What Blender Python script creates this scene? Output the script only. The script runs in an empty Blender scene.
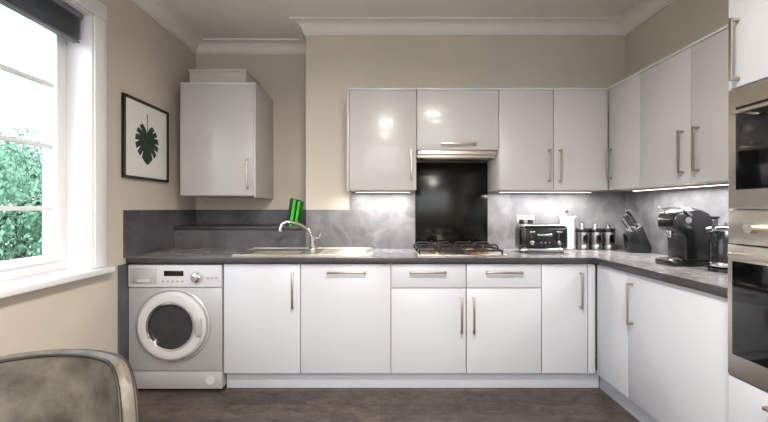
import bpy, bmesh, math, random
from mathutils import Vector, Matrix, Euler
random.seed(7)
sc = bpy.context.scene
try:
    sc.view_settings.view_transform = 'Standard'
    sc.view_settings.look = 'None'
except Exception: pass

# ------------------------------------------------------------ materials
def lin(c):
    out=[]
    for v in c[:3]:
        v=v/255.0
        out.append(v/12.92 if v<=0.04045 else ((v+0.055)/1.055)**2.4)
    return tuple(out)+(1.0,)
def mat(name, col, rough=0.5, metal=0.0, coat=0.0, var=0.0, scale=8.0, col2=None, bump=0.0, bscale=60.0,
        stretch=(1,1,1), emit=0.0, spec=None, trans=0.0, detail=4.0, sharp=None, dist=0.0, crough=0.05, vein=None, vs=.18):
    m=bpy.data.materials.new(name); m.use_nodes=True
    nt=m.node_tree; b=nt.nodes['Principled BSDF']
    b.inputs['Base Color'].default_value=lin(col)
    b.inputs['Roughness'].default_value=rough
    b.inputs['Metallic'].default_value=metal
    b.inputs['Coat Weight'].default_value=coat
    b.inputs['Coat Roughness'].default_value=crough
    if spec is not None: b.inputs['Specular IOR Level'].default_value=spec
    if trans: b.inputs['Transmission Weight'].default_value=trans
    if emit:
        b.inputs['Emission Color'].default_value=lin(col); b.inputs['Emission Strength'].default_value=emit
    mp=nt.nodes.new('ShaderNodeMapping')
    geo=nt.nodes.new('ShaderNodeNewGeometry')
    nt.links.new(geo.outputs['Position'], mp.inputs['Vector'])
    mp.inputs['Scale'].default_value=stretch
    if col2 is None and var>0:
        col2=tuple(max(0,c*(1-var)) for c in col)
    if col2 is not None:
        n=nt.nodes.new('ShaderNodeTexNoise'); n.inputs['Scale'].default_value=scale; n.inputs['Detail'].default_value=detail
        n.inputs['Roughness'].default_value=0.6; n.inputs['Distortion'].default_value=dist
        nt.links.new(mp.outputs['Vector'], n.inputs['Vector'])
        r=nt.nodes.new('ShaderNodeValToRGB')
        lo,hi = sharp if sharp else (0.3,0.7)
        r.color_ramp.elements[0].position=lo; r.color_ramp.elements[1].position=hi
        r.color_ramp.elements[0].color=lin(col2); r.color_ramp.elements[1].color=lin(col)
        nt.links.new(n.outputs['Fac'], r.inputs['Fac'])
        outc=r.outputs['Color']
        if vein:
            n3=nt.nodes.new('ShaderNodeTexNoise'); n3.inputs['Scale'].default_value=2.3; n3.inputs['Detail'].default_value=8; n3.inputs['Distortion'].default_value=.5
            nt.links.new(mp.outputs['Vector'], n3.inputs['Vector'])
            r3=nt.nodes.new('ShaderNodeValToRGB'); e=r3.color_ramp.elements
            e[0].position=.455; e[0].color=(0,0,0,1); e[1].position=.545; e[1].color=(0,0,0,1)
            k=e.new(.5); k.color=(vs,vs,vs,1)
            nt.links.new(n3.outputs['Fac'], r3.inputs['Fac'])
            mx=nt.nodes.new('ShaderNodeMix'); mx.data_type='RGBA'; mx.inputs[7].default_value=lin(vein)
            nt.links.new(r3.outputs['Color'],mx.inputs[0]); nt.links.new(outc,mx.inputs[6]); outc=mx.outputs[2]
        nt.links.new(outc, b.inputs['Base Color'])
    if bump>0:
        n2=nt.nodes.new('ShaderNodeTexNoise'); n2.inputs['Scale'].default_value=bscale
        nt.links.new(mp.outputs['Vector'], n2.inputs['Vector'])
        bp=nt.nodes.new('ShaderNodeBump'); bp.inputs['Strength'].default_value=bump; bp.inputs['Distance'].default_value=0.002
        nt.links.new(n2.outputs['Fac'], bp.inputs['Height']); nt.links.new(bp.outputs['Normal'], b.inputs['Normal'])
    return m
M_wall=mat('wall_paint_greige',(206,197,185),0.85,var=0.03,scale=2,bump=0.05,bscale=200)
M_ceil=mat('ceiling_paint',(234,229,225),0.9,var=0.02,scale=2)
M_cove=mat('coving_paint',(232,228,224),0.8,var=0.02,scale=3)
M_white=mat('window_white_upvc',(240,240,243),0.35,var=0.02,scale=3)
M_gloss=mat('door_gloss_white',(200,203,210),0.30,coat=0.25,var=0.015,scale=2,crough=.12)
M_glossw=mat('door_gloss_white_reflect',(188,186,187),0.30,coat=0.35,var=0.015,scale=2,crough=.10)  # wall-unit doors: greige room reflection put into the white base colour
M_carc=mat('carcass_white',(204,202,201),0.5,var=0.03,scale=4)
M_dark=mat('gap_dark',(70,68,68),0.8,var=0.1)
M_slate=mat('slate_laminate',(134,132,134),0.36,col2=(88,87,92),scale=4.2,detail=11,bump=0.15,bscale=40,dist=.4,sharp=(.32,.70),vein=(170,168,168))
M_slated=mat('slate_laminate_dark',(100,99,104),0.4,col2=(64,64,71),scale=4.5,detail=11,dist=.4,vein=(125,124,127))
M_top=mat('worktop_slate_reflect',(160,157,157),0.2,col2=(112,110,113),scale=7,detail=12,bump=0.1,bscale=50,dist=.3,vein=(180,178,177))  # top tone lightened: grazing reflection put into the slate colour
M_edge=mat('worktop_edge',(70,67,70),0.35,col2=(50,48,52),scale=9,detail=8)
M_steel=mat('brushed_steel',(222,214,202),0.34,metal=1,var=0.08,scale=30,stretch=(1,1,14))
M_canst=mat('canister_steel',(150,150,154),0.3,metal=1,var=0.1,scale=30,stretch=(1,1,14))
M_nick=mat('brushed_nickel',(186,174,162),0.3,metal=1,var=0.06,scale=40)
M_chrome=mat('chrome',(225,225,228),0.08,metal=1,var=0.02)
M_blackg=mat('black_glass',(12,12,13),0.08,coat=0.3,var=0.2,spec=0.35)
M_blacks=mat('black_splash_panel',(10,10,11),0.18,var=0.2,spec=0.35)
M_black=mat('black_plastic',(20,20,22),0.25,coat=0.3,var=0.2)
M_iron=mat('cast_iron',(26,26,28),0.6,var=0.3,scale=60)
M_brass=mat('burner_alloy',(170,130,90),0.35,metal=0.8,var=0.2,scale=30)
M_wm=mat('washer_silver',(182,183,187),0.35,metal=0.2,var=0.03,scale=3)
M_wmd=mat('washer_light',(202,203,208),0.3,var=0.02)
M_drum=mat('drum_steel',(130,131,136),0.5,metal=0.0,spec=.3,var=0.35,scale=50)
M_glassd=mat('door_glass_dark',(58,59,64),0.2,spec=.3,var=0.2,scale=10)
M_frame=mat('picture_black',(18,17,17),0.35,var=0.2)
M_mount=mat('picture_mount',(232,232,230),0.7,var=0.01)
M_leaf=mat('print_leaf_green',(40,72,56),0.6,col2=(20,44,36),scale=25)
M_leather=mat('leather_distressed',(106,101,92),0.42,col2=(66,61,54),scale=9,detail=10,bump=0.35,bscale=70,sharp=(0.35,0.62))
M_piping=mat('leather_piping',(44,37,31),0.45,var=0.2,scale=20)
M_wood=mat('wood_leg',(60,42,30),0.4,col2=(40,28,20),scale=12,stretch=(1,1,0.1))
M_green=mat('book_green',(60,190,50),0.5,var=0.1)
M_greend=mat('book_dark',(24,36,30),0.5,var=0.1)
M_paper=mat('paper_white',(222,220,217),0.8,var=0.03,scale=30)
M_box=mat('box_card_grey',(196,190,184),0.8,var=0.03,scale=30)
M_led=mat('led_diffuser',(255,250,242),0.5,emit=3)
M_fill=mat('fill_lamp_diffuser',(255,244,230),0.5,emit=2.0)  # glowing cover of the added ceiling fittings
M_tree=mat('foliage_green',(118,156,130),0.7,col2=(66,108,90),scale=3,detail=8)
M_bark=mat('bark',(70,58,46),0.9,var=0.3,scale=12)
M_grass=mat('grass',(92,120,70),0.9,col2=(60,90,50),scale=4)
M_blind=mat('blind_slats',(112,116,124),0.4,var=0.1,scale=10)
M_tank=mat('tank_smoke',(50,52,58),0.1,coat=0.6,var=0.1)
M_copper=mat('kitchen_display',(70,90,130),0.2,emit=0.3)
def floor_mat():
    m=bpy.data.materials.new('floor_dark_planks'); m.use_nodes=True; nt=m.node_tree; b=nt.nodes['Principled BSDF']
    geo=nt.nodes.new('ShaderNodeNewGeometry')
    br=nt.nodes.new('ShaderNodeTexBrick'); br.inputs['Scale'].default_value=1.0
    br.inputs['Brick Width'].default_value=0.95; br.inputs['Row Height'].default_value=0.18; br.inputs['Mortar Size'].default_value=0.0015
    br.inputs['Color1'].default_value=lin((90,80,75)); br.inputs['Color2'].default_value=lin((76,68,65)); br.inputs['Mortar'].default_value=lin((42,37,35))
    nt.links.new(geo.outputs['Position'],br.inputs['Vector'])
    mp=nt.nodes.new('ShaderNodeMapping'); mp.inputs['Scale'].default_value=(3,4.5,1)
    nt.links.new(geo.outputs['Position'],mp.inputs['Vector'])
    n=nt.nodes.new('ShaderNodeTexNoise'); n.inputs['Scale'].default_value=3; n.inputs['Detail'].default_value=12; n.inputs['Roughness'].default_value=.75; n.inputs['Distortion'].default_value=1
    nt.links.new(mp.outputs['Vector'],n.inputs['Vector'])
    r=nt.nodes.new('ShaderNodeValToRGB'); r.color_ramp.elements[0].position=.36; r.color_ramp.elements[1].position=.66
    r.color_ramp.elements[0].color=(.34,.33,.33,1); r.color_ramp.elements[1].color=(1.4,1.32,1.27,1)
    nt.links.new(n.outputs['Fac'],r.inputs['Fac'])
    mx=nt.nodes.new('ShaderNodeMix'); mx.data_type='RGBA'; mx.blend_type='MULTIPLY'; mx.inputs[0].default_value=1
    nt.links.new(br.outputs['Color'],mx.inputs[6]); nt.links.new(r.outputs['Color'],mx.inputs[7])
    nt.links.new(mx.outputs[2],b.inputs['Base Color']); b.inputs['Roughness'].default_value=.45
    return m
M_floor=floor_mat()

# ------------------------------------------------------------ builder
class B:
    def __init__(s,name,M=None):
        s.name=name; s.bm=bmesh.new(); s.mats=[]; s.M=M or Matrix.Identity(4)
    def mi(s,m):
        if m not in s.mats: s.mats.append(m)
        return s.mats.index(m)
    def add(s,t,m,M2=None):
        i=s.mi(m)
        for f in t.faces: f.material_index=i
        if M2 is not None: t.transform(M2)
        t.transform(s.M)
        me=bpy.data.meshes.new('tmp'); t.to_mesh(me); t.free(); s.bm.from_mesh(me); bpy.data.meshes.remove(me)
    def box(s,x0,x1,y0,y1,z0,z1,m,bev=0.0,seg=2,M2=None):
        t=bmesh.new(); bmesh.ops.create_cube(t,size=1)
        for v in t.verts:
            v.co=Vector(((x0+x1)/2+v.co.x*(x1-x0),(y0+y1)/2+v.co.y*(y1-y0),(z0+z1)/2+v.co.z*(z1-z0)))
        if bev>0: bmesh.ops.bevel(t,geom=list(t.edges),offset=bev,segments=seg,affect='EDGES',profile=0.5)
        s.add(t,m,M2)
    def cyl(s,p0,p1,r,m,r2=None,seg=24,M2=None):
        p0=Vector(p0);p1=Vector(p1); d=p1-p0
        t=bmesh.new(); bmesh.ops.create_cone(t,cap_ends=True,segments=seg,radius1=r,radius2=r if r2 is None else r2,depth=d.length)
        q=Vector((0,0,1)).rotation_difference(d.normalized()).to_matrix().to_4x4()
        t.transform(Matrix.Translation((p0+p1)/2)@q)
        s.add(t,m,M2)
    def lathe(s,prof,center,axis,m,seg=40,M2=None):
        t=bmesh.new(); rings=[]
        for r,h in prof:
            ring=[]
            for k in range(seg):
                a=2*math.pi*k/seg
                ring.append(t.verts.new((r*math.cos(a),r*math.sin(a),h)))
            rings.append(ring)
        for a,b_ in zip(rings[:-1],rings[1:]):
            for k in range(seg):
                t.faces.new((a[k],a[(k+1)%seg],b_[(k+1)%seg],b_[k]))
        if prof[0][0]>1e-4: t.faces.new(list(reversed(rings[0])))
        if prof[-1][0]>1e-4: t.faces.new(rings[-1])
        bmesh.ops.remove_doubles(t,verts=list(t.verts),dist=1e-6)
        bmesh.ops.recalc_face_normals(t,faces=list(t.faces))
        q=Vector((0,0,1)).rotation_difference(Vector(axis).normalized()).to_matrix().to_4x4()
        t.transform(Matrix.Translation(Vector(center))@q)
        s.add(t,m,M2)
    def ring(s,prof,center,axis,m,seg=64):
        t=bmesh.new(); rings=[]
        for r,h in prof:
            rings.append([t.verts.new((r*math.cos(2*math.pi*k/seg),r*math.sin(2*math.pi*k/seg),h)) for k in range(seg)])
        n=len(rings)
        for i in range(n):
            a=rings[i]; b_=rings[(i+1)%n]
            for k in range(seg): t.faces.new((a[k],a[(k+1)%seg],b_[(k+1)%seg],b_[k]))
        bmesh.ops.recalc_face_normals(t,faces=list(t.faces))
        q=Vector((0,0,1)).rotation_difference(Vector(axis).normalized()).to_matrix().to_4x4()
        t.transform(Matrix.Translation(Vector(center))@q)
        s.add(t,m)
    def tube(s,pts,r,m,seg=12,M2=None,closed=False,sub=6):
        P=[Vector(p) for p in pts]
        if sub>1 and len(P)>2:
            Q=[];n=len(P)
            rng=range(n if closed else n-1)
            for i in rng:
                p0=P[(i-1)%n] if (closed or i>0) else P[0]; p1=P[i]; p2=P[(i+1)%n]
                p3=P[(i+2)%n] if (closed or i+2<n) else P[-1]
                for k in range(sub):
                    u=k/sub
                    Q.append(0.5*((2*p1)+(-p0+p2)*u+(2*p0-5*p1+4*p2-p3)*u*u+(-p0+3*p1-3*p2+p3)*u**3))
            if not closed: Q.append(P[-1])
            P=Q
        t=bmesh.new(); rings=[]; n=len(P); prev=None
        for i,p in enumerate(P):
            if closed: d=P[(i+1)%n]-P[(i-1)%n]
            else: d=P[min(i+1,n-1)]-P[max(i-1,0)]
            d.normalize()
            if prev is None:
                a=Vector((0,0,1)) if abs(d.z)<.9 else Vector((1,0,0))
                prev=d.cross(a).normalized()
            u=(prev-d*prev.dot(d)).normalized(); w=d.cross(u); prev=u
            rr=r[i*len(r)//n] if isinstance(r,(list,tuple)) else r
            rings.append([t.verts.new(p+rr*(math.cos(2*math.pi*k/seg)*u+math.sin(2*math.pi*k/seg)*w)) for k in range(seg)])
        for i in range(n if closed else n-1):
            a=rings[i];b_=rings[(i+1)%n]
            for k in range(seg): t.faces.new((a[k],a[(k+1)%seg],b_[(k+1)%seg],b_[k]))
        if not closed:
            t.faces.new(list(reversed(rings[0]))); t.faces.new(rings[-1])
        bmesh.ops.recalc_face_normals(t,faces=list(t.faces))
        s.add(t,m,M2)
    def prism(s,outline,vec,m,bev=0,M2=None,seg=3):
        t=bmesh.new(); vs=[t.verts.new(p) for p in outline]; f=t.faces.new(vs)
        r=bmesh.ops.extrude_face_region(t,geom=[f])
        nv=[g for g in r['geom'] if isinstance(g,bmesh.types.BMVert)]
        bmesh.ops.translate(t,verts=nv,vec=Vector(vec))
        bmesh.ops.recalc_face_normals(t,faces=list(t.faces))
        if bev>0: bmesh.ops.bevel(t,geom=list(t.edges),offset=bev,segments=seg,affect='EDGES',profile=0.5)
        s.add(t,m,M2)
    def handle(s,p0,p1,n,m=None,off=0.032,w=0.013):
        m=m or M_nick
        p0=Vector(p0);p1=Vector(p1);n=Vector(n); d=(p1-p0).normalized(); side=d.cross(n)
        def bx(a,b_,hw,hd):
            c=(a+b_)/2; e=[abs(x) for x in ((b_-a)/2)]; 
            ex=Vector(e)+Vector([abs(x) for x in side])*hw+Vector([abs(x) for x in hd])
            s.box(c.x-ex.x,c.x+ex.x,c.y-ex.y,c.y+ex.y,c.z-ex.z,c.z+ex.z,m,bev=.002)
        bx(p0+n*off,p1+n*off,w/2,n*0.005)
        for q in (p0+d*.008,p1-d*.008):
            bx(q,q+n*off,w/2,d*0.006)
    def done(s,smooth=True,parent=None):
        xs=[v.co for v in s.bm.verts]
        mn=Vector((min(v.x for v in xs),min(v.y for v in xs),min(v.z for v in xs)))
        mx=Vector((max(v.x for v in xs),max(v.y for v in xs),max(v.z for v in xs)))
        o=Vector(((mn.x+mx.x)/2,(mn.y+mx.y)/2,mn.z))
        bmesh.ops.translate(s.bm,verts=list(s.bm.verts),vec=-o)
        me=bpy.data.meshes.new(s.name); s.bm.to_mesh(me); s.bm.free()
        for m in s.mats: me.materials.append(m)
        if smooth:
            for p in me.polygons: p.use_smooth=True
            me.set_sharp_from_angle(angle=math.radians(35))
        ob=bpy.data.objects.new(s.name,me); ob.location=o; bpy.context.collection.objects.link(ob)
        if parent: ob.parent=parent
        return ob
RM=Matrix(((0,1,0,0),(-1,0,0,0),(0,0,1,0),(0,0,0,1)))  # local(lx,ly)->world(ly,-lx)

XL,XR,YB,YA,XA,YR,ZC=-1.70,2.0,3.30,3.70,-0.615,-2.2,2.74
# ------------------------------------------------------------ shell
b=B('floor'); b.box(-2.0,2.2,YR-.2,3.9,-.1,0,M_floor); b.done()
b=B('ceiling'); b.box(-2.0,2.2,YR-.2,3.9,ZC,ZC+.1,M_ceil); b.done()
b=B('wall_back'); b.box(XA,2.2,YB,3.9,0,ZC,M_wall); b.done()
b=B('wall_alcove'); b.box(-2.0,XA,YA,3.9,0,ZC,M_wall); b.done()
b=B('wall_right'); b.box(XR,2.2,YR,YB,0,ZC,M_wall); b.done()
WY0,WY1,WZ0,WZ1=0.75,2.379,.835,2.37
b=B('wall_left')
b.box(-2.0,XL,YR,WY0,0,ZC,M_wall); b.box(-2.0,XL,WY1,YA,0,ZC,M_wall)
b.box(-2.0,XL,WY0,WY1,0,WZ0,M_wall); b.box(-2.0,XL,WY0,WY1,WZ1,ZC,M_wall); b.done()
b=B('wall_front')
b.box(-2,-1.3,YR-.2,YR,0,ZC,M_wall); b.box(1.4,2.2,YR-.2,YR,0,ZC,M_wall)
b.box(-1.3,1.4,YR-.2,YR,0,.85,M_wall); b.box(-1.3,1.4,YR-.2,YR,2.35,ZC,M_wall); b.done()
b=B('fill_window_rear')  # unseen window behind the camera, added for soft frontal daylight
for x in (-1.3,-.43,.43,1.33): b.box(x,x+.07,YR-.12,YR-.05,.92,2.28,M_white,.004)
for z in (.85,2.28): b.box(-1.3,1.4,YR-.12,YR-.05,z,z+.07,M_white,.004)
b.box(-1.23,1.33,YR-.11,YR-.06,1.55,1.60,M_white,.004)
b.done()
# coving
path=[(XL,YR),(XL,YA),(XA,YA),(XA,YB),(XR,YB),(XR,YR)]
prof=[(0,ZC-.10),(.012,ZC-.10),(.012,ZC-.088)]
for k in range(9):
    a=k/8*math.pi/2
    prof.append((.10-.08*math.cos(a)-.0,ZC-.012-.076*(1-math.sin(a))))
prof+=[(.112,ZC-.012),(.112,ZC)]
t=bmesh.new(); rows=[]
for off,z in prof:
    row=[]
    for i,p in enumerate(path):
        p=Vector(p)
        def nrm(a,c):
            d=(Vector(c)-Vector(a)).normalized(); return Vector((d.y,-d.x))
        ns=[]
        if i>0: ns.append(nrm(path[i-1],path[i]))
        if i<len(path)-1: ns.append(nrm(path[i],path[i+1]))
        if len(ns)==2: o=ns[0]+ns[1]
        else: o=ns[0]
        q=p+o*off
        row.append(t.verts.new((q.x,q.y,z)))
    rows.append(row)
for a,c in zip(rows[:-1],rows[1:]):
    for i in range(len(path)-1): t.faces.new((a[i],a[i+1],c[i+1],c[i]))
bmesh.ops.recalc_face_normals(t,faces=list(t.faces))
b=B('trim_coving'); b.add(t,M_cove); b.done()
b=B('baseboard_left'); b.box(XL,XL+.018,YR,2.58,0,.12,M_white,.004); b.done()

# window left
FX0,FX1=-1.92,-1.85
b=B('window_1')
zb,zt=.87,WZ1-.008
b.box(FX0,FX1,WY0+.008,WY1-.008,zb,zb+.055,M_white,.003); b.box(FX0,FX1,WY0+.008,WY1-.008,zt-.05,zt,M_white,.003)
for y0,y1 in ((WY0+.008,WY0+.05),(WY1-.05,WY1-.008),(1.53,1.60)): b.box(FX0,FX1,y0,y1,zb+.055,zt-.05,M_white,.003)
for y0,y1 in ((WY0+.05,1.53),(1.60,WY1-.05)):   # sashes
    za,zc=zb+.055,zt-.05
    b.box(FX0+.015,FX1+.012,y0,y1,za,za+.038,M_white,.004); b.box(FX0+.015,FX1+.012,y0,y1,zc-.038,zc,M_white,.004)
    b.box(FX0+.015,FX1+.012,y0,y0+.042,za+.038,zc-.038,M_white,.004); b.box(FX0+.015,FX1+.012,y1-.042,y1,za+.038,zc-.038,M_white,.004)
    for z in (1.215,1.565,1.915): b.box(FX0+.025,FX1-.01,y0+.042,y1-.042,z,z+.022,M_white,.002)
b.box(FX1+.012,FX1+.03,1.61,1.635,1.35,1.40,M_white,.004); b.box(FX1+.03,FX1+.045,1.612,1.633,1.27,1.39,M_white,.004)
b.done()
b=B('trim_window_casing')
b.box(XL,XL+.014,WY1,2.482,.872,2.37,M_white,.004); b.box(XL,XL+.014,WY0-.1,2.482,2.371,2.47,M_white,.004); b.box(XL,XL+.014,WY0-.1,WY0,.872,2.37,M_white,.004)
b.box(-1.92,XL,WY1-.007,WY1-.001,.872,WZ1-.002,M_white); b.box(-1.92,XL,WY0+.001,WY0+.007,.872,WZ1-.002,M_white); b.box(-1.92,XL,WY0+.008,WY1-.008,WZ1-.007,WZ1-.001,M_white)
b.done()
b=B('window_sill'); b.box(-1.92,-1.70,WY0,WY1,.836,.87,M_white); b.box(-1.70,-1.64,WY0-.1,2.49,.836,.87,M_white,.006); b.done()
b=B('venetian_blind')
b.box(-1.80,-1.74,WY0+.03,WY1-.03,2.325,2.362,M_blind,.003)
for k in range(11):
    z=2.312-k*.0105
    b.box(-1.797,-1.743,WY0+.035,WY1-.035,z-.0012,z+.0012,M_blind)
b.box(-1.79,-1.75,WY0+.035,WY1-.035,2.185,2.199,M_blind,.003)
for y in (1.2,1.9,2.25): b.box(-1.772,-1.768,y,y+.012,2.195,2.33,M_white)
b.done()

# outdoors
b=B('garden_ground'); b.box(-40,-2.3,-20,40,-3.1,-3.0,M_grass); b.done()
def tree(name,cx,cy,h,w,n):
    b=B(name)
    b.tube([(cx,cy,-3),(cx+.1,cy,-1),(cx,cy+.1,h*.4)],.14,M_bark)
    cl=[]
    for k in range(46):
        a=random.random()*6.283; rr=w*math.sqrt(random.random()); z=-2.2+(h+2.2)*random.random()
        f=1-.55*max(0,(z-h*.3)/(h*.9))
        cl.append((cx+rr*f*math.cos(a),cy+rr*f*math.sin(a),z,random.uniform(.35,.6)))
    for k in range(8):
        c=random.choice(cl); b.tube([(cx,cy,min(c[2],h*.4)-.4),((cx+c[0])/2,(cy+c[1])/2,c[2]-.2),c[:3]],.04,M_bark,seg=6)
    t=bmesh.new()
    for c in cl:
        for k in range(n):
            d=Vector((random.gauss(0,1),random.gauss(0,1),random.gauss(0,1))).normalized()*c[3]*random.uniform(.5,1.05)
            p=Vector(c[:3])+d; s_=random.uniform(.035,.07)
            q=Euler((random.random()*6,random.random()*6,random.random()*6)).to_matrix()
            vs=[t.verts.new(p+q@Vector(v)*s_) for v in ((-1,0,0),(0,-.45,.1),(1,0,0),(0,.45,.1))]
            t.faces.new(vs)
    b.add(t,M_tree); b.done(False)
tree('garden_tree',-6.9,7.0,2.5,1.3,210)
tree('garden_tree',-8.6,10.0,3.0,1.8,180)
tree('garden_tree',-5.6,7.4,1.4,1.0,180)
tree('garden_tree',-9.5,7.6,1.7,1.5,160)
tree('garden_tree',-11.5,11.5,2.8,2.2,160)
tree('garden_tree',-7.6,8.4,2.2,1.5,190)

# ------------------------------------------------------------ splashbacks
b=B('splashback_back')
b.box(XA+.002,-.251,YB-.010,YB-.001,.901,1.215,M_slate); b.box(-.251,XR-.001,YB-.010,YB-.001,.901,1.362,M_slate); b.done()
b=B('splashback_right'); b.box(XR-.010,XR-.001,1.66,YB-.011,.901,1.362,M_slate); b.done()
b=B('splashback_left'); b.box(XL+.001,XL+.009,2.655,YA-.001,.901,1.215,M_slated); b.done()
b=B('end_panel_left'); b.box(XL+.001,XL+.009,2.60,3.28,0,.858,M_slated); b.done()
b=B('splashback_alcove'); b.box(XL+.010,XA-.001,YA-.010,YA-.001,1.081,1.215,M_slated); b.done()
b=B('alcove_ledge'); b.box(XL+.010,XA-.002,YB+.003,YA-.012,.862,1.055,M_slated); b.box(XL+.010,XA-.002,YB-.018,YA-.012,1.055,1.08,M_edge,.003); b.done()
b=B('hob_splashback_glass'); b.box(.279,.869,YB-.018,YB-.011,.902,1.60,M_blacks,.002); b.done()

# ------------------------------------------------------------ worktop
b=B('kitchen_worktop')
hx0,hx1,hy0,hy1=-.955,-.575,2.82,3.11
def slab(x0,x1,y0,y1): b.box(x0,x1,y0,y1,.862,.9,M_top)
slab(XL+.010,hx0,2.675,YB-.001); slab(hx1,XR-.001,2.675,YB-.001); slab(hx0,hx1,2.675,hy0); slab(hx0,hx1,hy1,YB-.001)
b.box(XL+.010,1.419,2.669,2.675,.862,.8995,M_edge,.002)
b.done()
b=B('kitchen_worktop')
b.box(1.425,XR-.001,1.66,2.6745,.862,.9,M_top); b.box(1.419,1.425,1.66,2.668,.862,.8995,M_edge,.002)
b.done()

# ------------------------------------------------------------ base cabinets
N=(0,-1,0)
def base_carc(b,x0,x1,yf,yb,side=.018):
    b.box(x0,x0+side,yf,yb,.12,.858,M_carc); b.box(x1-side,x1,yf,yb,.12,.858,M_carc)
    b.box(x0+side,x1-side,yf,yb,.12,.138,M_carc); b.box(x0+side,x1-side,yb-.01,yb,.138,.858,M_carc)
    b.box(x0+side,x1-side,yf,yf+.02,.80,.858,M_dark)
def door(b,x0,x1,z0,z1,yf,m=None):
    b.box(x0+.0018,x1-.0018,yf,yf+.019,z0,z1,m or M_gloss,.002)
def basecab(x0,x1,fronts,M=None,yf=2.70,yb=3.26,name='base_cabinet'):
    b=B(name,M); g=.0005
    base_carc(b,x0+g,x1-g,yf+.021,yb)
    for f in fronts:
        door(b,f[0],f[1],f[2],f[3],yf)
        for h in f[4:]: b.handle((h[0],yf,h[1]),(h[2],yf,h[3]),N)
    return b.done()
basecab(-1.054,-.540,[(-1.054,-.540,.122,.853,(-.588,.56,-.588,.80))])
basecab(-.538,.066,[(-.538,.066,.122,.853,(-.36,.80,-.10,.80))],name='integrated_dishwasher')
basecab(.067,1.074,[(.067,.570,.695,.853,(.19,.80,.435,.80)),(.572,1.074,.695,.853,(.70,.80,.945,.80)),
   (.067,.570,.122,.690,(.537,.395,.537,.635)),(.572,1.074,.122,.690,(.618,.395,.618,.635))])
basecab(1.076,1.438,[(1.076,1.385,.122,.853,(1.335,.56,1.335,.80)),(1.387,1.438,.122,.853)],yf=2.70)
YF=1.44
basecab(-2.69,-2.352,[(-2.69,-2.352,.122,.853)],M=RM,yf=YF,yb=1.985)
basecab(-2.350,-1.665,[(-2.350,-1.665,.122,.853,(-2.305,.56,-2.305,.80))],M=RM,yf=YF,yb=1.985)
M_pl=mat('plinth_white',(200,204,214),0.35,coat=.2,var=.02)
b=B('trim_plinth_back'); b.box(-1.054,1.49,2.755,2.771,0,.118,M_pl,.001); b.done()
b=B('trim_plinth_right'); b.box(1.492,1.508,1.665,2.752,0,.118,M_pl,.001); b.done()

# ------------------------------------------------------------ wall cabinets
ZB,ZT=1.363,2.10
def wallcab(name,x0,x1,doors,M=None,yf=2.97,yb=3.288,zb=ZB,zt=ZT,trim=True,ends=(0,0)):
    b=B(name,M)
    b.box(x0,x1,yf+.021,yb,zb,zt,M_carc,.001)
    if ends[0]: b.box(x0-.018,x0-.0005,yf-.004,yb,zb-.012,zt+.014,M_glossw,.0015)
    if ends[1]: b.box(x1+.0005,x1+.018,yf-.004,yb,zb-.012,zt+.014,M_glossw,.0015)
    b.box(x0,x1,yf-.004,yb,zt+.0005,zt+.014,M_gloss,.001)
    for f in doors:
        door(b,f[0],f[1],f[2],f[3],yf,M_glossw)
        for h in f[4:]: b.handle((h[0],yf,h[1]),(h[2],yf,h[3]),N)
    return b.done()
wallcab('wall_cabinet',-.235,.262,[(-.235,.262,ZB,ZT-.002,(.222,1.44,.222,1.66))],ends=(1,0))
wallcab('extractor_cabinet',.264,.866,[(.264,.866,1.658,ZT-.002,(.44,1.70,.70,1.70))],zb=1.662)
b=B('extractor_hood'); b.box(.270,.860,3.02,3.278,1.605,1.660,M_steel,.003); b.box(.272,.858,2.985,3.02,1.625,1.658,M_steel,.004)
b.box(.33,.80,3.05,3.25,1.600,1.606,M_nick,.002); b.done()
wallcab('wall_cabinet',.868,1.672,[(.870,1.270,ZB,ZT-.002,(1.235,1.42,1.235,1.66)),(1.272,1.672,ZB,ZT-.002,(1.315,1.42,1.315,1.66))])
wallcab('wall_cabinet',-2.965,-2.608,[(-2.965,-2.608,ZB,ZT-.002,(-2.925,1.44,-2.925,1.66))],M=RM,yf=1.675,yb=1.998)
wallcab('wall_cabinet',-2.606,-1.750,[(-2.606,-2.179,ZB,ZT-.002,(-2.232,1.42,-2.232,1.66)),(-2.177,-1.750,ZB,ZT-.002,(-2.125,1.42,-2.125,1.66))],M=RM,yf=1.675,yb=1.998)
wallcab('boiler_cabinet',-1.586,-1.005,[(-1.586,-1.005,1.33,2.208,(-1.05,1.38,-1.05,1.62))],yf=3.18,yb=3.698,zb=1.325,zt=2.206,ends=(0,1))
b=B('storage_box'); b.box(-1.56,-1.10,3.28,3.62,2.221,2.34,M_box,.004); b.box(-1.565,-1.095,3.275,3.625,2.335,2.362,M_box,.004); b.done()

# under cabinet LED strips
def led(name,x0,x1,y0,y1,energy,col=(1,.98,.95)):
    b=B(name); b.box(x0,x1,y0,y1,1.352,1.3625,M_nick,.002); b.box(x0+.006,x1-.006,y0+.006,y1-.006,1.3495,1.3525,M_led); o=b.done()
    l=bpy.data.lights.new(name+'_light','AREA'); l.shape='RECTANGLE'; l.size=x1-x0; l.size_y=max(.02,y1-y0); l.energy=energy; l.color=col
    lo=bpy.data.objects.new(name+'_light',l); bpy.context.collection.objects.link(lo); lo.location=((x0+x1)/2,(y0+y1)/2,1.345)
    lo.parent=o; lo.matrix_parent_inverse=Matrix.Translation(-o.location)
led('under_cabinet_light',-.20,.23,3.13,3.165,6.0)
led('under_cabinet_light',.92,1.64,3.13,3.165,7.8)
led('under_cabinet_light',1.80,1.835,1.80,2.90,12)

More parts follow.
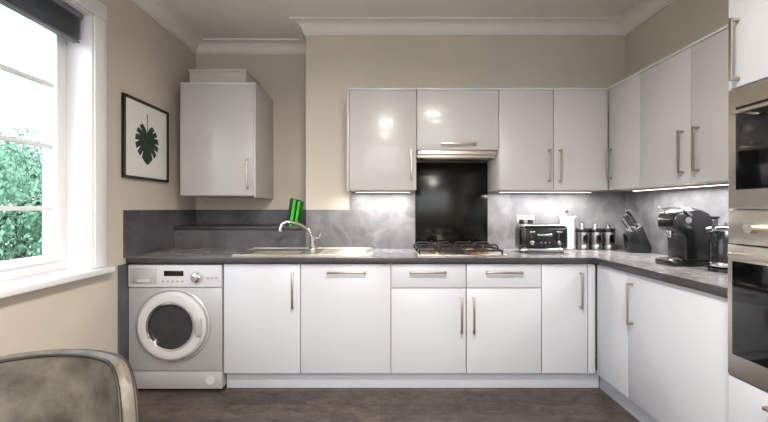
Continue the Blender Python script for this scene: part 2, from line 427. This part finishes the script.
# ------------------------------------------------------------ tall oven housing (front faces -x)
xf=1.425
b=B('oven_housing_cabinet',RM)
u0,u1=-1.655,-1.035
b.box(u0,u0+.018,xf+.02,1.995,0,2.25,M_gloss); b.box(u1-.018,u1,xf+.02,1.995,0,2.25,M_gloss); b.box(u0+.018,u1-.018,1.975,1.995,0,2.25,M_carc)
b.box(u0+.018,u1-.018,xf+.02,1.975,1.705,2.25,M_carc); b.box(u0+.018,u1-.018,xf+.06,1.975,0,.118,M_pl)
b.box(u0+.018,u1-.018,xf+.02,1.975,.12,.545,M_carc)
b.box(u0+.018,u1-.018,xf+.02,1.975,1.205,1.222,M_carc)
door(b,u0,u1,1.712,2.248,xf); b.handle((-1.605,xf,1.735),(-1.605,xf,1.985),N)
door(b,u0,u1,.122,.545,xf); b.handle((-1.47,xf,.50),(-1.22,xf,.50),N)
b.done()
b=B('built_in_microwave',RM)
b.box(u0+.020,u1-.020,xf+.018,1.85,1.224,1.702,M_dark)
b.box(u0+.004,u1-.004,xf-.004,xf+.018,1.224,1.704,M_steel,.004)
b.box(u0+.045,u1-.16,xf-.010,xf-.004,1.30,1.63,M_blackg,.003)
b.box(u1-.14,u1-.03,xf-.008,xf-.004,1.28,1.65,M_blackg,.002)
b.handle((u0+.075,xf-.008,1.60),(u1-.20,xf-.008,1.60),N,M_steel,off=.04,w=.014)
b.done()
b=B('built_in_oven',RM)
b.box(u0+.020,u1-.020,xf+.018,1.95,.552,1.203,M_dark)
b.box(u0+.004,u1-.004,xf-.004,xf+.018,1.085,1.218,M_steel,.004)
b.box(u0+.004,u1-.004,xf-.006,xf+.018,.552,1.080,M_steel,.004)
b.box(u0+.03,u1-.03,xf-.011,xf-.006,.64,1.015,M_blackg,.003)
b.box(u0+.22,u1-.22,xf-.007,xf-.004,1.125,1.18,M_blackg,.002); b.box(u0+.26,u1-.26,xf-.0085,xf-.007,1.14,1.165,M_copper)
b.cyl((u0+.12,xf-.004,1.15),(u0+.12,xf-.03,1.15),.02,M_steel); b.cyl((u1-.12,xf-.004,1.15),(u1-.12,xf-.03,1.15),.02,M_steel)
b.handle((u0+.06,xf-.006,1.045),(u1-.06,xf-.006,1.045),N,M_steel,off=.045,w=.016)
b.done()

# ------------------------------------------------------------ washing machine
b=B('washing_machine')
x0,x1=-1.688,-1.064; cx=(x0+x1)/2; yf=2.695
b.box(x0,x1,yf+.012,3.25,.015,.85,M_wm,.008)
b.box(x0,x1,yf,yf+.012,.14,.695,M_wm,.004)
b.box(x0,x1,yf-.006,yf+.012,.70,.85,M_wmd,.006,3)
b.box(x0,x1,yf+.002,yf+.012,.018,.134,M_wm,.004)
b.box(x0+.015,x0+.19,yf-.010,yf-.006,.725,.83,M_wm,.004)
b.box(x0+.06,x0+.15,yf-.014,yf-.010,.735,.755,M_wmd,.003)
kx=x0+.46
b.lathe([(0.0,.028),(.024,.028),(.03,.024),(.033,.0)],(kx,yf-.006,.765),(0,-1,0),M_chrome)
b.lathe([(.042,.0),(.042,.004),(.034,.004)],(kx,yf-.006,.765),(0,-1,0),M_wm)
b.box(x0+.24,x0+.37,yf-.008,yf-.005,.775,.81,M_blackg,.002)
for k in range(5): b.lathe([(0,.006),(.007,.006),(.008,0)],(x0+.235+.032*k,yf-.006,.74),(0,-1,0),M_chrome,seg=16)
for k in range(3): b.lathe([(0,.006),(.008,.006),(.009,0)],(x0+.535+.027*k,yf-.006,.765),(0,-1,0),M_wm,seg=16)
# door: open rings so the recessed glass bowl is seen through them
dz=.448; dc=(cx-.01,yf,dz); cxx=cx-.01; F=.95
def Rg(p,m): b.ring([(r*F,h) for r,h in p],dc,(0,-1,0),m)
Rg([(.262,0),(.262,.012),(.25,.02),(.242,.012),(.242,0)],M_wm)
Rg([(.242,.002),(.240,.030),(.225,.046),(.195,.052),(.172,.046),(.164,.030),(.164,.002)],M_wmd)
Rg([(.172,.042),(.168,.050),(.156,.046),(.150,.02),(.160,.015)],M_chrome)
b.lathe([(.156*F,.028),(.145*F,.030),(.12*F,.014),(.06,.006),(0,.004)][::-1],dc,(0,-1,0),M_glassd,seg=64)
b.ring([(.112,.012),(.110,.024),(.092,.024),(.090,.012)],(cxx+.010,yf,dz+.004),(0,-1,0),M_drum)
b.ring([(.083,.006),(.081,.016),(.045,.012),(.043,.006)],(cxx+.016,yf,dz),(0,-1,0),M_drum)
b.box(cxx+.170,cxx+.212,yf-.066,yf-.045,dz-.06,dz+.06,M_wm,.009,3)
b.lathe([(0,.004),(.028,.004),(.03,0)],(x1-.08,yf+.002,.076),(0,-1,0),M_wmd)
for fx in (x0+.06,x1-.06):
    for fy in (2.76,3.2): b.cyl((fx,fy,0),(fx,fy,.016),.02,M_black)
b.done()

# ------------------------------------------------------------ sink
b=B('kitchen_sink')
sx0,sx1,sy0,sy1=-1.02,-.06,2.75,3.25; z=.9005
def pl(x0,x1,y0,y1,zz=.006,bv=0.0): b.box(x0,x1,y0,y1,z,z+zz,M_steel,bv)
bx0,bx1,by0,by1=-.945,-.585,2.83,3.10
pl(sx0,bx0,sy0,sy1); pl(bx0,bx1,sy0,by0); pl(bx0,bx1,by1,sy1); pl(bx1,sx1,sy0,sy1)
for a in ((sx0,sx1,sy0,sy0+.012),(sx0,sx1,sy1-.012,sy1),(sx0,sx0+.012,sy0,sy1),(sx1-.012,sx1,sy0,sy1)): pl(*a,zz=.011,bv=.003)
zb_=.75
b.box(bx0-.004,bx0,by0,by1,zb_,z+.005,M_steel); b.box(bx1,bx1+.004,by0,by1,zb_,z+.005,M_steel)
b.box(bx0,bx1,by0-.004,by0,zb_,z+.005,M_steel); b.box(bx0,bx1,by1,by1+.004,zb_,z+.005,M_steel)
b.box(bx0,bx1,by0,by1,zb_-.004,zb_,M_steel); b.lathe([(0,.003),(.03,.003),(.04,0)],(-.765,2.97,zb_),(0,0,1),M_chrome)
for k in range(9): b.box(-.44,-.11,2.81+k*.042,2.82+k*.042,z+.004,z+.010,M_steel,.002)
b.done()
# tap
b=B('kitchen_tap'); tz=.9068; tx,ty=-.535,3.165
b.lathe([(.034,0),(.034,.008),(.022,.016),(.021,.07),(.025,.075),(.025,.095),(.014,.105),(0,.106)],(tx,ty,tz),(0,0,1),M_chrome)
b.tube([(tx,ty,tz+.06),(tx-.03,ty-.01,tz+.14),(tx-.10,ty-.03,tz+.195),(tx-.18,ty-.055,tz+.215),(tx-.225,ty-.07,tz+.20),(tx-.235,ty-.073,tz+.165)],.012,M_chrome)
b.lathe([(.015,0),(.015,.03),(.011,.03)],(tx-.236,ty-.0735,tz+.145),(0,0,1),M_chrome)
b.cyl((tx,ty,tz+.085),(tx+.055,ty-.01,tz+.09),.008,M_chrome); b.cyl((tx+.05,ty-.01,tz+.085),(tx+.065,ty-.03,tz+.125),.006,M_chrome)
b.done()

# ------------------------------------------------------------ hob
b=B('gas_hob'); hx0_,hx1_,hy0_,hy1_=.255,.865,2.76,3.23
b.box(hx0_,hx1_,hy0_,hy1_,.9005,.909,M_steel,.003)
for (bx,by,r) in ((.40,2.87,.035),(.40,3.11,.045),(.70,2.87,.045),(.70,3.11,.035)):
    b.lathe([(r+.018,0),(r+.015,.008),(r,.010),(r,.02),(r-.006,.022),(0,.022)],(bx,by,.909),(0,0,1),M_brass)
    b.lathe([(r-.004,.02),(r-.004,.027),(r-.01,.03),(0,.03)],(bx,by,.909),(0,0,1),M_iron)
for gx in (.40,.70):
    x0,x1,y0,y1=gx-.135,gx+.135,2.775,3.215; zt=.956
    for a in ((x0,y0,x1,y0),(x0,y1,x1,y1),(x0,y0,x0,y1),(x1,y0,x1,y1),(x0,2.99,x1,2.99)):
        b.box(min(a[0],a[2])-.005,max(a[0],a[2])+.005,min(a[1],a[3])-.005,max(a[1],a[3])+.005,.930,.942,M_iron,.002)
    for px,py in ((x0,y0),(x1,y0),(x0,y1),(x1,y1),(x0,2.99),(x1,2.99)): b.box(px-.006,px+.006,py-.006,py+.006,.909,.942,M_iron,.002)
    for by in (2.87,3.11):
        for a in range(4):
            an=a*math.pi/2; dx,dy=math.cos(an),math.sin(an); L_=.135 if a%2==0 else .105
            b.tube([(gx+dx*L_,by+dy*L_,.937),(gx+dx*(L_-.02),by+dy*(L_-.02),.966),(gx+dx*.025,by+dy*.025,.962)],.0065,M_iron,seg=6,sub=3)
for k in range(4): b.lathe([(.016,0),(.015,.02),(.0,.022)],(.555,2.79+k*.05 ,.909),(0,0,1),M_iron,seg=20)
b.done()

# ------------------------------------------------------------ socket
b=B('wall_socket'); b.box(1.107,1.253,YB-.018,YB-.0105,1.085,1.171,M_steel,.002)
for cx_ in (1.145,1.215):
    b.box(cx_-.022,cx_+.022,YB-.0195,YB-.018,1.098,1.135,M_black,.001); b.box(cx_-.008,cx_+.008,YB-.022,YB-.018,1.145,1.16,M_white,.002)
b.done()

# ------------------------------------------------------------ toaster
b=B('toaster'); T=Matrix.Translation((1.205,3.04,.9))
w=.175
b.box(-w,w,-.085,.085,.018,.205,M_black,.035,5,M2=T)
b.box(-w-.004,w+.004,-.09,.09,.010,.034,M_chrome,.006,2,M2=T)
for sx in (-1,1):
    for sy in (-1,1): b.cyl((sx*.13,sy*.06,0),(sx*.13,sy*.06,.012),.014,M_black,M2=T)
for y in (-.035,.035): b.box(-.13,.13,y-.017,y+.017,.200,.2085,M_chrome,.003,M2=T); b.box(-.12,.12,y-.011,y+.011,.205,.2095,M_dark,M2=T)
for x in (-.10,.10):
    b.lathe([(.018,0),(.016,.014),(0,.016)],(x,-.085,.075),(0,-1,0),M_chrome,seg=24,M2=T)
    b.box(x-.004,x+.004,-.0865,-.083,.105,.175,M_dark,M2=T); b.box(x-.018,x+.018,-.104,-.085,.148,.160,M_chrome,.003,M2=T)
b.box(-.055,.055,-.0865,-.084,.125,.138,M_chrome,.001,M2=T)
for x in (-.03,0,.03): b.lathe([(.006,0),(.005,.005),(0,.006)],(x,-.085,.075),(0,-1,0),M_chrome,seg=16,M2=T)
b.done()
# kitchen roll
b=B('kitchen_roll_holder'); c=(1.475,3.20,.9)
b.lathe([(.068,0),(.068,.008),(.06,.012),(0,.012)],c,(0,0,1),M_chrome)
b.lathe([(.02,.014),(.052,.014),(.052,.265),(.02,.265)],c,(0,0,1),M_paper)
b.cyl((c[0],c[1],.91),(c[0],c[1],1.19),.006,M_chrome); b.lathe([(0,.0),(.012,.006),(.014,.014),(0,.026)],(c[0],c[1],1.188),(0,0,1),M_chrome)
for sx in (-1,1): b.tube([(c[0]+sx*.060,c[1]-.01,.91),(c[0]+sx*.060,c[1]-.01,1.12),(c[0]+sx*.052,c[1]-.03,1.16)],.003,M_chrome,seg=8)
b.done()
# canisters
for x in (1.600,1.703,1.806):
    b=B('storage_canister'); c=(x,3.20,.9)
    b.lathe([(.044,0),(.048,.004),(.048,.035),(.046,.038)],c,(0,0,1),M_canst)
    b.lathe([(.046,.036),(.047,.04),(.047,.135),(.046,.138)],c,(0,0,1),M_canst)
    b.box(x-.018,x+.018,3.2-.0495,3.2-.045,.955,1.02,M_blackg,.004)
    b.lathe([(.046,.137),(.049,.14),(.049,.162),(.044,.168),(.012,.172)],c,(0,0,1),M_black)
    b.lathe([(.012,.170),(.010,.185),(.014,.192),(.010,.198),(0,.199)],c,(0,0,1),M_chrome)
    b.done()
# knife block
b=B('knife_block'); T=Matrix.Translation((1.885,2.98,.9))@Matrix.Rotation(math.radians(-12),4,'Z')
b.prism([(-.055,-.045,0),(.085,-.045,0),(.085,-.045,.05),(.025,-.045,.205),(-.075,-.045,.135)],(0,.09,0),M_black,.004,M2=T)
d=Vector((-.52,0,.85)).normalized(); e=Vector((.81,0,.58)).normalized()
for i in range(3):
    for j in range(3):
        o=Vector((-.062,-.03+.03*j,.152))+e*(.022+.034*i)*1.0
        L_=.095+.014*i
        p1=o+d*L_
        b.cyl(o-d*.01,o+d*.018,.0075,M_chrome,seg=12,M2=T); b.tube([o+d*.015,o+d*(L_*.5),p1],[.008,.0065,.009],M_black if (i+j)%2 else M_canst,seg=10,sub=4,M2=T)
        b.cyl(p1,p1+d*.006,.009,M_chrome,seg=12,M2=T)
b.done()
# coffee machine (spout faces -x)
b=B('coffee_machine'); T=Matrix.Translation((1.765,2.33,.9))
b.box(-.13,.13,-.08,.08,0,.03,M_black,.008,2,M2=T)
b.box(-.128,-.065,-.06,.06,.03,.038,M_chrome,.003,M2=T)
for k in range(5): b.box(-.122,-.07,-.05+k*.022,-.042+k*.022,.038,.040,M_dark,M2=T)
prof_=[(-.06,.028),(.09,.028),(.098,.12),(.098,.25),(.08,.297),(.03,.320),(-.05,.320),(-.105,.302),(-.124,.265),(-.120,.215),(-.095,.19),(-.068,.18),(-.062,.14)]
b.prism([(x,-.074,z_) for x,z_ in prof_],(0,.148,0),M_black,.012,M2=T)
b.box(.100,.140,-.06,.06,.03,.27,M_tank,.010,3,M2=T)
b.box(.096,.143,-.063,.063,.268,.282,M_black,.004,M2=T)
b.lathe([(.014,0),(.016,.03),(.022,.04)],(-.095,0,.160),(0,0,1),M_chrome,seg=20,M2=T)
b.tube([(-.03,-.078,.285),(-.07,-.080,.318),(-.12,-.055,.327),(-.135,0,.324),(-.12,.055,.327),(-.07,.080,.318),(-.03,.078,.285)],.007,M_chrome,seg=10,M2=T)
b.lathe([(.05,0),(.05,.006),(.042,.010),(0,.012)],(.0,0,.319),(0,0,1),M_chrome,seg=28,M2=T)
b.cyl((-.045,-.0775,.26),(-.045,-.07,.26),.018,M_chrome,M2=T)
b.done()
# kettle
b=B('kettle'); kx,ky=1.795,2.085; c=(kx,ky,.9)
b.lathe([(.08,0),(.084,.004),(.084,.018),(.07,.022),(.078,.026),(.08,.05),(.076,.15),(.064,.215),(.055,.228),(.03,.238),(0,.24)],c,(0,0,1),M_black)
b.lathe([(.0795,.028),(.0815,.04),(.0795,.05)],c,(0,0,1),M_chrome)
b.ring([(.064,.206),(.0665,.212),(.062,.220),(.060,.212)],c,(0,0,1),M_chrome)
b.lathe([(.012,.235),(.014,.253),(0,.257)],c,(0,0,1),M_chrome,seg=20)
b.tube([(kx+.03,ky-.052,1.12),(kx+.05,ky-.115,1.115),(kx+.05,ky-.125,1.03),(kx+.04,ky-.075,.95)],.011,M_black,seg=10)
b.tube([(kx-.06,ky,1.06),(kx-.085,ky,1.10),(kx-.10,ky,1.125)],[.022,.016,.012],M_black,seg=12)
b.done()
# books on ledge
b=B('cookbooks')
for i,(x,m_,t_) in enumerate(((-.790,M_greend,.018),(-.765,M_green,.026),(-.732,M_greend,.006),(-.722,M_green,.020))):
    R=Matrix.Translation((x,3.42,1.0802))@Matrix.Rotation(math.radians(9),4,'Y')
    h=.235-.008*i
    b.box(0,t_*.12,-.07,.07,0,h,m_,M2=R); b.box(t_*.88,t_,-.07,.07,.0,h,m_,M2=R); b.box(0,t_,-.073,-.069,0,h,m_,M2=R)
    b.box(t_*.12,t_*.88,-.068,.066,.004,h-.004,M_paper,M2=R)
b.done()

# ------------------------------------------------------------ picture
b=B('framed_leaf_picture',None)
y0,y1,z0,z1=2.634,3.19,1.43,1.985; xw=XL+.001
fw=.018
b.box(xw,xw+.022,y0,y1,z0,z0+fw,M_frame,.002); b.box(xw,xw+.022,y0,y1,z1-fw,z1,M_frame,.002)
b.box(xw,xw+.022,y0,y0+fw,z0+fw,z1-fw,M_frame,.002); b.box(xw,xw+.022,y1-fw,y1,z0+fw,z1-fw,M_frame,.002)
b.box(xw,xw+.010,y0+fw,y1-fw,z0+fw,z1-fw,M_mount)
cy,cz=(y0+y1)/2,(z0+z1)/2-.0
pts=[]
notch=[28,52,76,102,128]
n=240
for k in range(n):
    a=360*k/n-180
    aa=abs(a)
    r=.135*(1+.18*math.cos(math.radians(aa))) if aa<150 else .135*(.845)*(1-(aa-150)/30*.75)
    if aa<20: r*=1+.18*(1-aa/20)
    for nn in notch:
        dlt=abs(aa-nn)
        if dlt<3.2: r*=.62+.25*dlt/3.2
    ang=math.radians(a)
    pts.append((xw+.0105,cy-1.05*r*math.sin(ang),cz+.02-r*math.cos(ang)))
t=bmesh.new(); vc=t.verts.new((xw+.0105,cy,cz+.02)); vs=[t.verts.new(p) for p in pts]
for k in range(n): t.faces.new((vc,vs[k],vs[(k+1)%n]))
b.add(t,M_leaf)
b.box(xw+.0104,xw+.0125,cy-.0025,cy+.0025,cz+.02,cz+.20,M_leaf)
b.done(False)

# ------------------------------------------------------------ chair
def chair(cx,cy,rot):
    R=Matrix.Translation((cx,cy,0))@Matrix.Rotation(rot,4,'Z')
    b=B('dining_chair')
    def pt(u,v,off):
        ang=u*math.radians(62)
        Rr=.31
        x=Rr*math.sin(ang)*1.12; y=Rr*math.cos(ang)-Rr+.26
        ztop=.735-.02*abs(u)**2-.17*max(0,(abs(u)-.55)/.45)**2.2
        z=.40+(ztop-.40)*v
        lean=.05*v
        nx,ny=math.sin(ang),math.cos(ang)
        return Vector((x+nx*(off),y+lean+ny*(off),z))
    t=bmesh.new(); NU,NV=36,12; th=.022
    gi=[[t.verts.new(pt(-1+2*i/NU,j/NV,-th)) for j in range(NV+1)] for i in range(NU+1)]
    go=[[t.verts.new(pt(-1+2*i/NU,j/NV,th)) for j in range(NV+1)] for i in range(NU+1)]
    for i in range(NU):
        for j in range(NV):
            t.faces.new((gi[i][j],gi[i+1][j],gi[i+1][j+1],gi[i][j+1])); t.faces.new((go[i][j],go[i][j+1],go[i+1][j+1],go[i+1][j]))
    def mid(a,c,up): 
        return t.verts.new((a.co+c.co)/2+up)
    mt=[mid(gi[i][NV],go[i][NV],Vector((0,0,.012))) for i in range(NU+1)]
    for i in range(NU):
        t.faces.new((gi[i][NV],gi[i+1][NV],mt[i+1],mt[i])); t.faces.new((mt[i],mt[i+1],go[i+1][NV],go[i][NV]))
        t.faces.new((gi[i][0],go[i][0],go[i+1][0],gi[i+1][0]))
    for i in (0,NU):
        for j in range(NV): t.faces.new((gi[i][j],gi[i][j+1],go[i][j+1],go[i][j]))
        t.faces.new((gi[i][NV],mt[i],go[i][NV]))
    bmesh.ops.recalc_face_normals(t,faces=list(t.faces))
    b.add(t,M_leather,R)
    for off in (-th,th):
        pp=[pt(-1,j/6,off) for j in range(6)]+[pt(-1+2*i/24,1.0,off)+Vector((0,0,.001)) for i in range(25)]+[pt(1,j/6,off) for j in range(5,-1,-1)]
        b.tube(pp,.0055,M_piping,seg=8,sub=1,M2=R)
    b.box(-.265,.265,-.235,.235,.40,.475,M_leather,.035,5,M2=R)
    b.box(-.255,.255,-.225,.225,.365,.405,M_leather,.01,3,M2=R)
    for sx in (-1,1):
        for sy in (-1,1):
            b.cyl((sx*.235,sy*.225,0),(sx*.205,sy*.195,.37),.012,M_wood,r2=.02,M2=R)
    b.done()
chair(-1.06,1.06,math.radians(4))

# ------------------------------------------------------------ lights
def fill_lamp(x,y,E,col=(1,.915,.82)):  # unseen flush ceiling fittings, added for soft even fill light
    b=B('ceiling_light'); b.lathe([(.24,0),(.24,-.03),(.225,-.04)],(x,y,ZC),(0,0,1),M_nick,seg=48)
    b.lathe([(.225,-.036),(.20,-.06),(.1,-.075),(0,-.078)],(x,y,ZC),(0,0,1),M_fill,seg=48); o=b.done()
    l=bpy.data.lights.new('fill_bulb','AREA'); l.shape='DISK'; l.size=.45; l.energy=E; l.color=col; l.spread=math.radians(170)
    lo=bpy.data.objects.new('fill_bulb',l); bpy.context.collection.objects.link(lo); lo.location=(x,y,ZC-.09)
    lo.parent=o; lo.matrix_parent_inverse=Matrix.Translation(-o.location)
fill_lamp(.15,.7,82); fill_lamp(.15,-1.1,90)

# world
w=bpy.data.worlds.new('sky'); sc.world=w; w.use_nodes=True; nt=w.node_tree; bg=nt.nodes['Background']
sk=nt.nodes.new('ShaderNodeTexSky')
try:
    sk.sky_type='NISHITA'; sk.sun_disc=False; sk.sun_elevation=math.radians(40); sk.sun_rotation=math.radians(150); sk.air_density=1.0; sk.dust_density=3
except Exception: pass
mx=nt.nodes.new('ShaderNodeMix'); mx.data_type='RGBA'; mx.inputs[0].default_value=.95
mx.inputs[7].default_value=(.84,.93,1.0,1)
nt.links.new(sk.outputs[0],mx.inputs[6]); nt.links.new(mx.outputs[2],bg.inputs['Color']); bg.inputs['Strength'].default_value=4.2

cam=bpy.data.cameras.new('camera'); co=bpy.data.objects.new('camera',cam); bpy.context.collection.objects.link(co)
co.location=(0,0,1.226); co.rotation_euler=(math.radians(90),0,0); cam.sensor_width=36; cam.lens=36*403/768
cam.shift_x=.0039; cam.shift_y=-.0033; cam.clip_start=.02
sc.camera=co
